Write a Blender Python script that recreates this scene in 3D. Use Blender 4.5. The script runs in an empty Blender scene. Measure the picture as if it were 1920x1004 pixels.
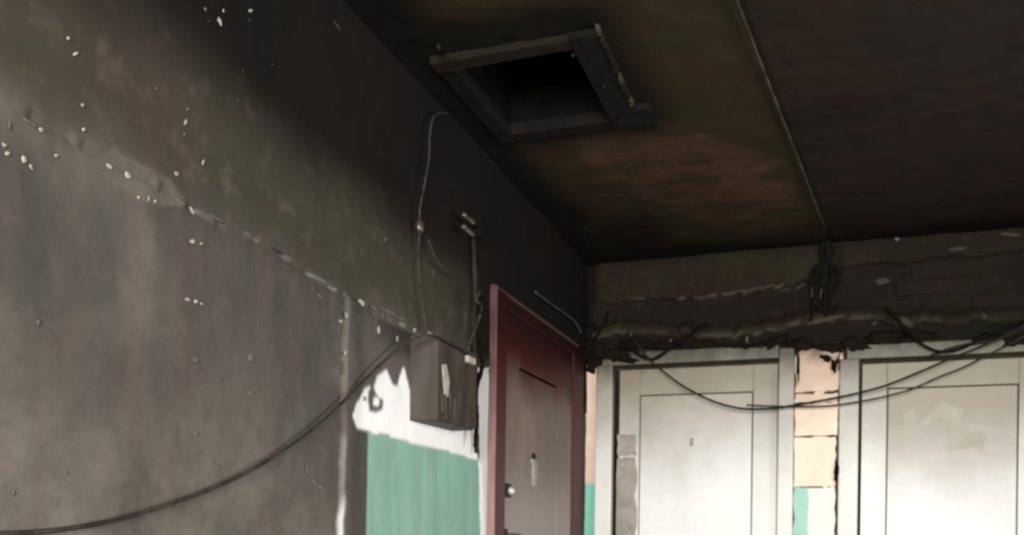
import bpy, bmesh, math, random
import numpy as np
from mathutils import Vector, Matrix

# ------------------------------------------------------------------ camera, world, light, exposure
scn = bpy.context.scene
COL = scn.collection
F, YAW, ROLL, SHIFT, EYE = 1680.0, math.radians(19.35), 0.013, 476.0, 1.2   # focal length in px of 1920
XL, YB, HC = -1.16, 4.41, 2.50          # left wall, back wall, ceiling height
XR, YF = 1.95, -2.4                     # right wall, wall behind the camera
cam_d = bpy.data.cameras.new('camera'); cam = bpy.data.objects.new('camera', cam_d); COL.objects.link(cam)
cam_d.sensor_width = 36.0; cam_d.lens = F / 1920 * 36.0; cam_d.shift_y = SHIFT / 1920; cam_d.clip_start = 0.02
cam_d.dof.use_dof = True; cam_d.dof.focus_distance = 0.62; cam_d.dof.aperture_fstop = 15.0     # the phone picture is soft all over
RM = Matrix.Rotation(YAW, 3, 'Z') @ Matrix.Rotation(math.pi / 2, 3, 'X') @ Matrix.Rotation(ROLL, 3, 'Z')
cam.matrix_world = Matrix.Translation((0, 0, EYE)) @ RM.to_4x4()
scn.camera = cam

world = bpy.data.worlds.new('sky'); scn.world = world; world.use_nodes = True
bg = world.node_tree.nodes['Background']; bg.inputs[0].default_value = (0.80, 0.90, 1.0, 1); bg.inputs[1].default_value = 1.5

def area(name, loc, target, sx, sy, watts, col=(1, 1, 1)):
    d = bpy.data.lights.new(name, 'AREA'); d.shape = 'RECTANGLE'; d.size = sx; d.size_y = sy; d.energy = watts; d.color = col
    o = bpy.data.objects.new(name, d); COL.objects.link(o); o.location = loc
    o.rotation_euler = (Vector(target) - Vector(loc)).to_track_quat('-Z', 'Y').to_euler()
    return o
WX0, WX1, WZ0, WZ1 = -0.55, 1.45, 0.75, 2.15     # window behind the camera
area('window_daylight', ((WX0 + WX1) / 2, YF - 0.32, (WZ0 + WZ1) / 2), ((WX0 + WX1) / 2 - .15, 0, (WZ0 + WZ1) / 2 - .05), WX1 - WX0, WZ1 - WZ0, 500, (1.0, 0.97, 0.94))
VY0, VY1 = 1.1, 2.7                              # added opening in the right wall for a fill light on the left wall
area('side_fill_light', (XR + .32, (VY0 + VY1) / 2, 1.4), (0, (VY0 + VY1) / 2, 1.38), VY1 - VY0, 1.3, 72, (1.0, 0.98, 0.96))  # fill light added to brighten the left wall

vs = scn.view_settings
vs.view_transform = 'Standard'; vs.look = 'None'; vs.exposure = 0.0; vs.gamma = 1.0; vs.use_curve_mapping = False

# ------------------------------------------------------------------ helpers
def ray(px, py):
    return RM @ Vector(((px - 960) / F, (502 + SHIFT - py) / F, -1))
def hit(px, py, ax, v):
    d = ray(px, py); o = Vector((0, 0, EYE)); return o + d * ((v - o[ax]) / d[ax])
def PL(px, py, off=0.0): return hit(px, py, 0, XL + off)
def PB(px, py, off=0.0): return hit(px, py, 1, YB - off)
def PC(px, py, off=0.0): return hit(px, py, 2, HC - off)

rng = random.Random(7)
def tag(o, label=None, cat=None, group=None, kind=None):
    if label: o['label'] = label
    if cat: o['category'] = cat
    if group: o['group'] = group
    if kind: o['kind'] = kind
    return o
def empty(name, loc):
    o = bpy.data.objects.new(name, None); COL.objects.link(o); o.location = loc; o.empty_display_size = .1
    return o
def wloc(o):
    v = Vector(o.location)
    while o.parent: o = o.parent; v += o.location
    return v
def link(name, me, m, parent=None, origin=None, smooth=False):
    if origin is not None:
        me.transform(Matrix.Translation(-Vector(origin)))
    me.materials.append(m)
    if smooth: me.polygons.foreach_set('use_smooth', [True] * len(me.polygons))
    o = bpy.data.objects.new(name, me); COL.objects.link(o)
    loc = Vector(origin) if origin is not None else Vector((0, 0, 0))
    if parent: o.parent = parent; loc = loc - wloc(parent)
    o.location = loc
    return o
def obj(name, bm, m, parent=None, smooth=False):
    bmesh.ops.recalc_face_normals(bm, faces=bm.faces)
    me = bpy.data.meshes.new(name); bm.to_mesh(me); bm.free()
    co = np.empty(len(me.vertices) * 3); me.vertices.foreach_get('co', co); co = co.reshape(-1, 3)
    c = (co.min(0) + co.max(0)) / 2
    return link(name, me, m, parent, c, smooth)
def add_box(bm, lo, hi, bev=0.0, jit=0.0, cuts=0):
    r = bmesh.ops.create_cube(bm, size=1)['verts']
    for v in r:
        for k in range(3): v.co[k] = lo[k] + (v.co[k] + .5) * (hi[k] - lo[k])
    es = list({e for v in r for e in v.link_edges})
    if bev > 0:
        bmesh.ops.bevel(bm, geom=es, offset=bev, segments=2, profile=.6, affect='EDGES')
    if jit:
        for v in bm.verts: v.co += Vector((rng.uniform(-jit, jit), rng.uniform(-jit, jit), rng.uniform(-jit, jit)))
    return bm
def box(name, lo, hi, m, parent=None, bev=.003, jit=0.0):
    return obj(name, add_box(bmesh.new(), lo, hi, bev, jit), m, parent)
def catmull(pts, n=8):
    P = [Vector(p) for p in pts]; out = []
    for i in range(len(P) - 1):
        a = P[i - 1] if i else P[0] * 2 - P[1]; b, c = P[i], P[i + 1]; d = P[i + 2] if i + 2 < len(P) else P[-1] * 2 - P[-2]
        for k in range(n):
            t = k / n
            out.append(.5 * ((2 * b) + (c - a) * t + (2 * a - 5 * b + 4 * c - d) * t * t + (3 * b - a - 3 * c + d) * t ** 3))
    out.append(P[-1]); return out
def add_tube(bm, pts, r, seg=8, wob=0.0, taper=None):
    n = len(pts); rings = []; up = Vector((.13, .31, .94))
    for i, p in enumerate(pts):
        t = (pts[min(i + 1, n - 1)] - pts[max(i - 1, 0)]).normalized()
        a = t.cross(up)
        if a.length < 1e-3: a = t.cross(Vector((1, 0, 0)))
        a.normalize(); b = t.cross(a)
        rr = r * (1 + rng.uniform(-wob, wob)); 
        if taper: rr *= taper(i / (n - 1))
        rings.append([bm.verts.new(p + (a * math.cos(q) + b * math.sin(q)) * rr) for q in [2 * math.pi * k / seg for k in range(seg)]])
    for i in range(n - 1):
        for k in range(seg):
            bm.faces.new((rings[i][k], rings[i][(k + 1) % seg], rings[i + 1][(k + 1) % seg], rings[i + 1][k]))
    bm.faces.new(rings[0][::-1]); bm.faces.new(rings[-1])
    return bm
def tube(name, pts, r, m, parent=None, n=8, wob=.12, seg=8, taper=None):
    return obj(name, add_tube(bmesh.new(), catmull(pts, n), r, seg, wob, taper), m, parent, True)

# 2-D value noise in numpy (surface relief and where soot, paint and bare plaster lie)
def vnoise(u, v, seed):
    iu, iv = np.floor(u).astype(np.int64), np.floor(v).astype(np.int64)
    fu, fv = u - iu, v - iv
    fu = fu * fu * (3 - 2 * fu); fv = fv * fv * (3 - 2 * fv)
    def h(a, b):
        x = (a * 374761393 + b * 668265263 + seed * 1442695041) & 0xffffffff
        x = ((x ^ (x >> 13)) * 1274126177) & 0xffffffff
        return ((x ^ (x >> 16)) & 0xffff) / 65535.0
    return (h(iu, iv) * (1 - fu) + h(iu + 1, iv) * fu) * (1 - fv) + (h(iu, iv + 1) * (1 - fu) + h(iu + 1, iv + 1) * fu) * fv
def fbm(u, v, seed=1, oct=4):
    s = np.zeros_like(u); a = .5
    for k in range(oct):
        s += a * vnoise(u * 2 ** k, v * 2 ** k, seed + k * 17); a *= .5
    return s / (1 - .5 ** oct)          # 0..1, mean .5
def sstep(a, b, x):
    t = np.clip((x - a) / (b - a), 0, 1); return t * t * (3 - 2 * t)
def inpoly(poly, u, v):
    r = np.zeros(u.shape, bool); n = len(poly)
    for i in range(n):
        (x1, y1), (x2, y2) = poly[i], poly[i - 1]
        if y1 == y2: continue
        c = ((y1 > v) != (y2 > v)) & (u < (x2 - x1) * (v - y1) / (y2 - y1) + x1)
        r ^= c
    return r
def blur(a, n=1):
    for _ in range(n):
        b = np.pad(a, 1, mode='edge')
        a = (b[:-2, 1:-1] + b[2:, 1:-1] + b[1:-1, :-2] + b[1:-1, 2:] + 2 * b[1:-1, 1:-1]) / 6
    return a
def grid(name, us, vs_, pos, m, masks, holes=(), flip=False):
    """relief surface over u x v with rectangular holes; masks: {attribute: (r,g,b) arrays}"""
    U, V = np.meshgrid(us, vs_, indexing='ij')
    P = pos(U, V).reshape(-1, 3)
    nu, nv = len(us), len(vs_)
    idx = np.arange(nu * nv).reshape(nu, nv)
    uc = (U[:-1, :-1] + U[1:, 1:]) / 2; vc = (V[:-1, :-1] + V[1:, 1:]) / 2
    keep = np.ones(uc.shape, bool)
    for (a, b, c, d) in holes: keep &= ~((uc > a) & (uc < b) & (vc > c) & (vc < d))
    q = np.stack([idx[:-1, :-1], idx[1:, :-1], idx[1:, 1:], idx[:-1, 1:]], -1)[keep]
    if flip: q = q[:, ::-1]
    me = bpy.data.meshes.new(name)
    me.vertices.add(len(P)); me.vertices.foreach_set('co', P.astype(np.float32).ravel())
    me.loops.add(q.size); me.loops.foreach_set('vertex_index', q.astype(np.int32).ravel())
    me.polygons.add(len(q)); me.polygons.foreach_set('loop_start', np.arange(0, q.size, 4, dtype=np.int32))
    me.update(calc_edges=True); me.validate()
    for k, fn in masks.items():
        at = me.color_attributes.new(k, 'FLOAT_COLOR', 'POINT')
        r, g, b = fn(U, V); a = np.ones((nu * nv, 4), np.float32)
        a[:, 0] = r.ravel(); a[:, 1] = g.ravel(); a[:, 2] = b.ravel()
        at.data.foreach_set('color', a.ravel())
    return link(name, me, m, None, None, True)
def spaced(a, f0, f1, b, fine, coarse, extra=()):
    s = list(np.linspace(a, f0, max(2, int((f0 - a) / coarse) + 1))[:-1]) if f0 > a else []
    s += list(np.linspace(f0, f1, int((f1 - f0) / fine) + 1))
    if b > f1: s += list(np.linspace(f1, b, max(2, int((b - f1) / coarse) + 1))[1:])
    s = np.array(s)
    for e in extra: s[np.argmin(np.abs(s - e))] = e
    return s

# ------------------------------------------------------------------ materials
class NT:
    def __init__(s, name):
        s.m = bpy.data.materials.new(name); s.m.use_nodes = True; s.t = s.m.node_tree
        s.b = s.t.nodes['Principled BSDF']; s.pos = s.t.nodes.new('ShaderNodeNewGeometry').outputs['Position']
    def noise(s, scale, detail=4, rough=.6, vec=None, stretch=None):
        n = s.t.nodes.new('ShaderNodeTexNoise'); n.inputs['Scale'].default_value = scale
        n.inputs['Detail'].default_value = detail; n.inputs['Roughness'].default_value = rough
        v = vec or s.pos
        if stretch:
            mp = s.t.nodes.new('ShaderNodeMapping'); mp.inputs['Scale'].default_value = stretch; s.t.links.new(v, mp.inputs[0]); v = mp.outputs[0]
        s.t.links.new(v, n.inputs['Vector']); return n.outputs['Fac']
    def rampf(s, x, a, b, lo=0.0, hi=1.0, smooth=True):
        n = s.t.nodes.new('ShaderNodeMapRange'); n.interpolation_type = 'SMOOTHSTEP' if smooth else 'LINEAR'
        s.put(x, n.inputs['Value'])
        for k, v in (('From Min', a), ('From Max', b), ('To Min', lo), ('To Max', hi)): n.inputs[k].default_value = v
        return n.outputs['Result']
    def put(s, x, sock):
        if isinstance(x, (int, float)): sock.default_value = x
        elif isinstance(x, tuple): sock.default_value = (*x, 1)
        else: s.t.links.new(x, sock)
    def mix(s, f, a, b, mode='MIX'):
        n = s.t.nodes.new('ShaderNodeMix'); n.data_type = 'RGBA'; n.blend_type = mode
        s.put(f, n.inputs[0]); s.put(a, n.inputs[6]); s.put(b, n.inputs[7]); return n.outputs[2]
    def math(s, op, a, b=0.0):
        n = s.t.nodes.new('ShaderNodeMath'); n.operation = op; s.put(a, n.inputs[0]); s.put(b, n.inputs[1]); return n.outputs[0]
    def sep(s, v):
        n = s.t.nodes.new('ShaderNodeSeparateXYZ'); s.t.links.new(v, n.inputs[0]); return n.outputs
    def attr(s, name):
        n = s.t.nodes.new('ShaderNodeAttribute'); n.attribute_name = name; return s.sep(n.outputs['Vector'])
    def done(s, col, rough=.8, bump=None, strength=.3, dist=.004, metal=0.0, spec=None):
        s.put(col, s.b.inputs['Base Color']); s.put(rough, s.b.inputs['Roughness']); s.b.inputs['Metallic'].default_value = metal
        if spec is not None: s.b.inputs['Specular IOR Level'].default_value = spec
        if bump is not None:
            n = s.t.nodes.new('ShaderNodeBump'); n.inputs['Strength'].default_value = strength; n.inputs['Distance'].default_value = dist
            s.t.links.new(bump, n.inputs['Height']); s.t.links.new(n.outputs[0], s.b.inputs['Normal'])
        return s.m
def srgb(r, g, b): return tuple((c / 255 / 12.92) if c < 10 else ((c / 255 + .055) / 1.055) ** 2.4 for c in (r, g, b))
SOOT = (.0085, .0080, .0068)

def mottled(name, c1, c2, scale=9, rough=.75, bump=.25, metal=0.0, spec=.12, stretch=None, lo=.35, hi=.65):
    k = NT(name); n = k.noise(scale, 5, .6, stretch=stretch); f = k.noise(scale * 9, 3)
    c = k.mix(k.rampf(n, lo, hi), c1, c2); c = k.mix(k.rampf(f, .3, .75, 0, .35), c, tuple(x * .6 for x in c1))
    return k.done(c, rough, f, bump, .002, metal, spec)
def sooty_paint(name, c1, c2, z0, z1, soot=SOOT, amount=1.0, rough=.5, scale=4, dirt=(.25, .23, .19), dz=(1.3, 1.9), dirt_amt=.6):
    """paint with a film of smoke that thins downward, blotchy; black soot above z0..z1"""
    k = NT(name); z = k.sep(k.pos)[2]
    n = k.noise(scale, 5, .6); f = k.noise(scale * 12, 4); st = k.noise(scale * 2.2, 4, .6, stretch=(1, 1, .25))
    zz = k.math('ADD', z, k.math('MULTIPLY', k.math('SUBTRACT', n, .5), .35))
    c = k.mix(k.rampf(st, .35, .7), c1, c2)
    c = k.mix(k.rampf(zz, dz[0], dz[1], 0, dirt_amt), c, dirt)
    c = k.mix(k.rampf(f, .45, .8, 0, .1), c, dirt)
    zs = k.math('ADD', z, k.math('MULTIPLY', k.math('SUBTRACT', k.noise(14, 5, .65), .5), .16))
    c = k.mix(k.rampf(zs, z0, z1, 0, amount), c, soot)
    return k.done(c, rough, f, .2, .0015)

M = {}
def wall_material(name, upper, lower, light, greens):
    # mask: R soot, G clean white plaster and lit ridge streak, B green oil paint; mask2: R pink plaster, G pale tone and painted edge highlights, B lower (painted) zone
    k = NT(name); a = k.attr('mask'); b = k.attr('mask2')
    n1 = k.noise(5, 5, .6); n2 = k.noise(38, 4, .6); n3 = k.noise(7, 4, .6, stretch=(2.2, 2.2, .35)); n4 = k.noise(2.3, 3)
    hue = k.mix(k.rampf(n4, .38, .62), upper[0], upper[1])
    low = k.mix(k.rampf(n3, .32, .68), lower[0], lower[1])
    c = k.mix(b[2], hue, low)
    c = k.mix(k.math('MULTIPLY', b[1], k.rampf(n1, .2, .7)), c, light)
    c = k.mix(k.rampf(k.noise(13, 5, .65), .52, .72, 0, .35), c, tuple(x * 1.6 for x in lower[0]))
    c = k.mix(k.rampf(n2, .45, .8, 0, .25), c, tuple(x * .5 for x in upper[0]))
    c = k.mix(b[0], c, k.mix(k.rampf(n1, .35, .65), srgb(226, 200, 182), srgb(240, 216, 198)))
    g = k.mix(k.rampf(n3, .3, .7), greens[0], greens[1]); g = k.mix(k.rampf(n2, .4, .8, 0, .25), g, greens[2])
    c = k.mix(a[2], c, g)
    c = k.mix(a[1], c, k.mix(k.rampf(n1, .3, .7), (.86, .87, .84), (.92, .92, .90)))
    so = k.mix(k.rampf(n4, .4, .6), SOOT, (.0105, .0085, .0068))
    c = k.mix(a[0], c, so)
    return k.done(c, .85, n2, .18, .003, spec=.08)
M['wall_l'] = wall_material('sooty_plaster', (srgb(69, 61, 54), srgb(63, 61, 50)), (srgb(86, 77, 72), srgb(74, 73, 68)), srgb(120, 113, 104), (srgb(132, 166, 150), srgb(142, 186, 168), srgb(140, 164, 150)))
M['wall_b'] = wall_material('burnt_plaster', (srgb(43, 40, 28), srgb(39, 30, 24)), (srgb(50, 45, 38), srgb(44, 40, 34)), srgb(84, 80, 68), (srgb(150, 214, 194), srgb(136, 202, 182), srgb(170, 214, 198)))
k = NT('sooty_ceiling'); a = k.attr('mask'); n1 = k.noise(2.6, 5, .62); n2 = k.noise(9, 5, .65); n3 = k.noise(45, 3)
c = k.mix(k.rampf(n1, .36, .64), srgb(55, 45, 31), srgb(50, 47, 31)); c = k.mix(k.rampf(n2, .45, .72, 0, .8), c, srgb(58, 42, 34))
c = k.mix(a[1], c, k.mix(k.rampf(n1, .36, .64), srgb(46, 35, 31), srgb(39, 36, 31)))
c = k.mix(k.math('MULTIPLY', a[2], k.rampf(n2, .3, .6)), c, srgb(76, 57, 45))
c = k.mix(a[0], c, SOOT); M['ceil'] = k.done(c, .9, n3, .3, .003, spec=.05)
M['slab'] = mottled('masonry_core', srgb(40, 36, 30), srgb(52, 45, 38))
M['floor'] = mottled('ashy_concrete', srgb(120, 114, 104), srgb(92, 86, 78), 3)
M['plain'] = mottled('grimy_wall_paint', srgb(150, 142, 128), srgb(120, 113, 102), 3)
M['flake'] = mottled('bare_white_plaster', srgb(182, 177, 166), srgb(154, 149, 138), 60, .8)
M['flake2'] = mottled('greyish_plaster', srgb(112, 105, 96), srgb(96, 90, 82), 60, .8)
M['flake3'] = mottled('dim_plaster', srgb(70, 67, 58), srgb(56, 53, 46), 60, .8)
M['cable'] = mottled('scorched_cable_sheath', srgb(34, 31, 26), srgb(48, 44, 38), 30, .6)
M['cable_pale'] = mottled('dusty_cable_sheath', srgb(66, 61, 53), srgb(40, 37, 31), 26, .7)
M['cable_black'] = mottled('charred_cable', srgb(17, 16, 13), srgb(26, 24, 20), 40, .8, spec=.06)
M['cable_grey'] = mottled('stretched_cable', srgb(44, 40, 35), srgb(72, 67, 60), 22, .7)
M['steel'] = mottled('smoked_steel', srgb(120, 116, 106), srgb(84, 80, 72), 30, .35, .1, .7)
M['chrome'] = mottled('bright_steel', srgb(225, 220, 210), srgb(200, 195, 186), 30, .3, .05, .3)
M['dark_metal'] = mottled('blackened_metal', srgb(30, 28, 25), srgb(42, 39, 34), 30, .5)
M['boxside'] = mottled('scorched_grey_enamel', srgb(84, 79, 73), srgb(74, 68, 62), 12, .6, stretch=(1, 1, .4))
M['boxfront'] = mottled('burnt_shaded_cover', srgb(76, 67, 59), srgb(54, 48, 42), 14, .7, stretch=(1, 1, .3))  # scorched cover; shade of the box front put into its darker colour
M['blister'] = mottled('blistered_enamel', srgb(84, 76, 68), srgb(72, 65, 58), 20, .7)
M['char'] = mottled('charred_plaster', srgb(33, 27, 22), srgb(25, 22, 17), 14, .9, .6, spec=.05)
M['hatchwood'] = mottled('charred_board', srgb(18, 17, 14), srgb(25, 22, 18), 14, .8)
M['hatchedge'] = mottled('lit_scorched_board', srgb(36, 31, 23), srgb(27, 24, 19), 16, .8, stretch=(1, 4, 4))  # lighter copy of the board colour, painting the lit near strip and edge
M['shaft'] = mottled('black_soot', (.006, .006, .006), (.009, .009, .008), 8, .95, spec=0)
M['white_door'] = sooty_paint('ivory_door_paint', (.86, .86, .82), (.80, .80, .75), 1.93, 2.06, amount=.75, dirt=srgb(136, 129, 108), dz=(1.2, 1.98), dirt_amt=1.0, rough=.42)
M['white_panel'] = sooty_paint('ivory_panel_paint', (.90, .90, .88), (.84, .84, .81), 2.0, 2.2, amount=.6, dirt=srgb(158, 151, 134), dz=(1.22, 1.92), dirt_amt=1.0, rough=.4, scale=3)
M['film_panel'] = sooty_paint('smoke_filmed_panel', (.92, .92, .90), (.88, .88, .85), 2.1, 2.3, amount=.5, dirt=srgb(152, 144, 127), dz=(1.12, 1.74), dirt_amt=1.0, rough=.45, scale=2.2)
M['casing'] = sooty_paint('ivory_casing_paint', (.84, .83, .78), (.76, .75, .69), 1.86, 2.03, soot=(.030, .025, .016), amount=.95, dirt=srgb(130, 124, 104), dz=(1.3, 2.02), dirt_amt=.95, rough=.45)
M['casing_head'] = sooty_paint('smoked_head_casing', srgb(122, 121, 100), srgb(100, 98, 80), 1.94, 2.075, soot=(.022, .019, .012), amount=.95, dirt=srgb(96, 94, 80), dz=(1.5, 2.2), dirt_amt=.4, scale=7)
M['gap'] = mottled('dark_rebate', srgb(62, 57, 46), srgb(44, 40, 32), 12, .8)
M['bare'] = mottled('bare_grey_undercoat', srgb(178, 170, 160), srgb(150, 145, 134), 13, .8)
M['block'] = sooty_paint('cream_pink_block', srgb(255, 240, 218), srgb(252, 232, 210), 1.93, 2.05, amount=.8, dirt=srgb(196, 166, 146), dz=(1.55, 1.98), dirt_amt=.8, scale=6, rough=.8)
M['block_white'] = sooty_paint('limewashed_block', srgb(244, 246, 238), srgb(236, 240, 232), 2.2, 2.4, dirt=srgb(200, 220, 208), dz=(1.3, 1.7), dirt_amt=.4, rough=.8)
M['block_green'] = sooty_paint('green_painted_block', srgb(176, 222, 205), srgb(158, 205, 188), 2.2, 2.4, dirt=srgb(130, 170, 155), dz=(1.25, 1.7), dirt_amt=.5, rough=.6)
M['mortar'] = mottled('burnt_mortar', srgb(96, 78, 64), srgb(70, 58, 48), 40, .9)
M['brick'] = mottled('sooty_brick', srgb(36, 29, 25), srgb(29, 26, 22), 9, .85)
M['brick_red'] = mottled('scorched_red_brick', srgb(68, 46, 34), srgb(48, 36, 29), 9, .85)
# red door: dark crimson oil paint, grey-mauve tone on the lower part of the leaf
k = NT('crimson_door_paint'); z = k.sep(k.pos)[2]; n = k.noise(6, 4); f = k.noise(70, 3)
c = k.mix(k.rampf(n, .35, .65), srgb(74, 12, 17), srgb(60, 11, 14)); c = k.mix(k.rampf(k.math('ADD', z, k.math('MULTIPLY', n, .3)), 1.85, 2.22, 0, .85), c, srgb(26, 17, 15))
M['crimson'] = k.done(c, .45, f, .12, .001, spec=.2)
k = NT('greying_red_leaf'); z = k.sep(k.pos)[2]; n = k.noise(5, 4); f = k.noise(60, 3); st = k.noise(9, 3, stretch=(1, 1, .3))
ash = k.mix(k.rampf(st, .35, .65), srgb(122, 108, 100), srgb(108, 95, 88)); ash = k.mix(k.rampf(z, 1.15, 1.5, .75, 0), ash, srgb(160, 150, 144))  # lower leaf tone, grey-mauve and paler downward
c = k.mix(k.rampf(k.math('ADD', z, k.math('MULTIPLY', k.math('SUBTRACT', n, .5), .25)), 1.62, 1.86), ash, srgb(66, 20, 19))
c = k.mix(k.rampf(k.math('ADD', z, k.math('MULTIPLY', k.math('SUBTRACT', n, .5), .2)), 1.80, 2.02, 0, .8), c, srgb(24, 15, 13))
M['redleaf'] = k.done(c, .42, f, .1, .001, spec=.2)
M['crimson_edge'] = sooty_paint('lit_crimson_edge', srgb(150, 116, 112), srgb(126, 92, 90), 1.96, 2.2, amount=.7, dirt=srgb(74, 50, 49), dz=(1.3, 1.95), dirt_amt=.9, rough=.6, scale=9)  # lit copy of the crimson for edges that catch light, sooty at top
M['trim_red'] = mottled('groove_brown', srgb(30, 21, 19), srgb(38, 27, 24), 14, .8)
k = NT('window_glass'); tr = k.t.nodes.new('ShaderNodeBsdfTransparent'); gl = k.t.nodes.new('ShaderNodeBsdfGlossy'); gl.inputs['Roughness'].default_value = .05
mx = k.t.nodes.new('ShaderNodeMixShader'); mx.inputs[0].default_value = .06
k.t.links.new(tr.outputs[0], mx.inputs[1]); k.t.links.new(gl.outputs[0], mx.inputs[2]); k.t.links.new(mx.outputs[0], k.t.nodes['Material Output'].inputs[0]); M['glass'] = k.m
M['frame_white'] = mottled('yellowed_window_paint', srgb(200, 196, 184), srgb(180, 175, 160), 8, .5)

# ------------------------------------------------------------------ left wall
RD0, RD1, RDT = 3.03, 4.30, 2.045          # red door: outer frame along Y, top
def crackz(y): return np.interp(y, [-3, .99, 1.42, 2.06, 2.89, 3.2], [1.9, 1.819, 1.796, 1.768, 1.75, 1.745])
def polyL(pts): return [(PL(*p).y, PL(*p).z) for p in pts]
WHITE = polyL([(655, 778), (664, 800), (690, 808), (730, 817), (780, 833), (830, 845), (905, 868), (909, 1010), (899, 1010), (897, 872), (888, 800),
               (862, 775), (770, 740), (757, 688), (750, 705), (745, 724), (736, 724), (731, 706), (724, 694), (716, 700), (708, 706), (704, 722), (697, 728), (684, 728), (676, 742)])
HOLE = polyL([(690, 738), (698, 722), (708, 742), (720, 752), (718, 768), (706, 773), (693, 768)])
CORE = polyL([(700, 748), (708, 745), (714, 755), (710, 764), (701, 762)])
STRIP = polyL([(894, 690), (918, 690), (918, 1010), (903, 1010), (899, 860)])
GREEN = polyL([(690, 806), (910, 862), (906, 1100), (686, 1100)])
def left_relief(Y, Z):
    d = (fbm(Y * 3, Z * 3, 3) - .5) * .012 + (fbm(Y * 22, Z * 22, 9, 3) - .5) * .0018
    e = Z - crackz(Y) + (fbm(Y * 9, Z * 0 + 3, 21) - .5) * .03
    d = d + .004 * sstep(-.004, .004, e)                                     # upper plaster coat stands proud
    d = d - .006 * np.exp(-(e / .006) ** 2) * (fbm(Y * 14, Z * 3, 41) > .42)        # broken crack along the joint
    ye = Y - (1.992 + (Z - 1.4) * .04) + (fbm(Z * 16, Y * 0, 33) - .5) * .016
    d = d + .009 * sstep(-.004, .004, ye) * (1 - sstep(.02, .12, ye)) * (e < 0)    # ragged plaster ridge running down the wall
    return d
def left_pos(Y, Z):
    return np.stack([XL + left_relief(Y, Z), Y, Z], -1)
def left_mask(Y, Z):
    n = fbm(Y * 2.2, Z * 2.2, 5) - .5; n2 = fbm(Y * 9, Z * 9, 6) - .5
    s = sstep(1.93, 2.17, Z + n * .16 + np.clip(Y - 1.2, 0, 3) * .03)
    s = np.maximum(s, .55 * sstep(2.35, 2.75, Y + n * .2) * sstep(1.74, 2.05, Z))
    s = np.maximum(s, sstep(2.84, 2.93, Y + n2 * .06) * sstep(1.72, 1.80, Z + n2 * .04))
    s = np.maximum(s, .75 * (inpoly([(2.18, 1.50), (2.18, 1.75), (2.40, 1.75), (2.40, 1.5)], Y, Z)) * sstep(.35, .6, n + .5))
    w = inpoly(WHITE, Y + n2 * .02, Z + n2 * .012).astype(float)
    h = inpoly(HOLE, Y + n2 * .015, Z + n2 * .012).astype(float) - inpoly(CORE, Y, Z)
    w = np.clip(blur(w, 1) - blur(np.clip(h, 0, 1), 1), 0, 1)
    st = inpoly(STRIP, Y + n2 * .012, Z).astype(float) * .72
    w = np.maximum(w, st)
    e = Z - crackz(Y) + (fbm(Y * 9, Z * 0 + 3, 21) - .5) * .03
    edge = np.exp(-(e / .0035) ** 2) * sstep(.50, .60, fbm(Y * 15, Z * 2, 71)) * .12 * (Y < 2.9)
    ye = Y - (1.992 + (Z - 1.4) * .04) + (fbm(Z * 16, Y * 0, 33) - .5) * .016
    ridge = np.exp(-((ye - .006) / .009) ** 2) * (Z < crackz(Y)) * (.03 + .12 * sstep(.45, .7, fbm(Z * 9, Y, 75)) + .6 * (1 - sstep(1.20, 1.29, Z)))  # pale streak paints the ridge's window-lit face; its foot is white stain
    w = np.maximum(w, np.maximum(edge, ridge))
    s = s * (1 - w)
    g = blur(inpoly(GREEN, Y + n2 * .01, Z).astype(float), 1) * (1 - w) * .95
    return s, w, g
def left_mask2(Y, Z):
    n = fbm(Y * 2.5, Z * 2.5, 15) - .5; n2 = fbm(Y * 7, Z * 5, 16) - .5
    low = sstep(-.10, .08, crackz(Y) - Z + n2 * .12)
    pale = sstep(1.62, 1.15, Z + n * .35) * sstep(2.2, 1.6, Y) * .9 + .5 * sstep(.10, .25, n) * low  # paler toward the low near end, plus scattered blotches
    pale = np.maximum(pale, .6 * sstep(1.16, 1.0, Y) * sstep(.07, .0, np.abs(Z - 1.80 + (Y - 1) * .25)))      # ashy wedge at the near end of the joint
    pale = np.maximum(pale, .55 * inpoly([(1.19, 1.80), (1.22, 1.835), (1.36, 1.83), (1.40, 1.79), (1.3, 1.765), (1.21, 1.775)], Y + n2 * .05, Z + n2 * .03))
    return np.zeros_like(Y), np.clip(pale, 0, 1), low
ys = spaced(YF, .85, YB, YB, .006, .2, (RD0 + .02, RD1 - .02)); zs = spaced(0, 1.05, HC + .02, HC + .02, .006, .15, (RDT - .02,))
wl = grid('wall_left', ys, zs, left_pos, M['wall_l'], {'mask': left_mask, 'mask2': left_mask2}, [(RD0 + .02, RD1 - .02, -1, RDT - .02)])
tag(wl, 'smoke-blackened plaster wall on the left, greyer lower half, green paint by the red door', 'wall', kind='structure')
bm = bmesh.new()
for lo, hi in (((XL - .25, YF - .2, -.05), (XL - .02, RD0 + .02, HC + .02)), ((XL - .25, RD1 - .02, -.05), (XL - .02, YB + .02, HC + .02)), ((XL - .25, RD0 + .02, RDT - .02), (XL - .02, RD1 - .02, HC + .02))):
    add_box(bm, lo, hi)
obj('wall_core', bm, M['slab'], wl)

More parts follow.
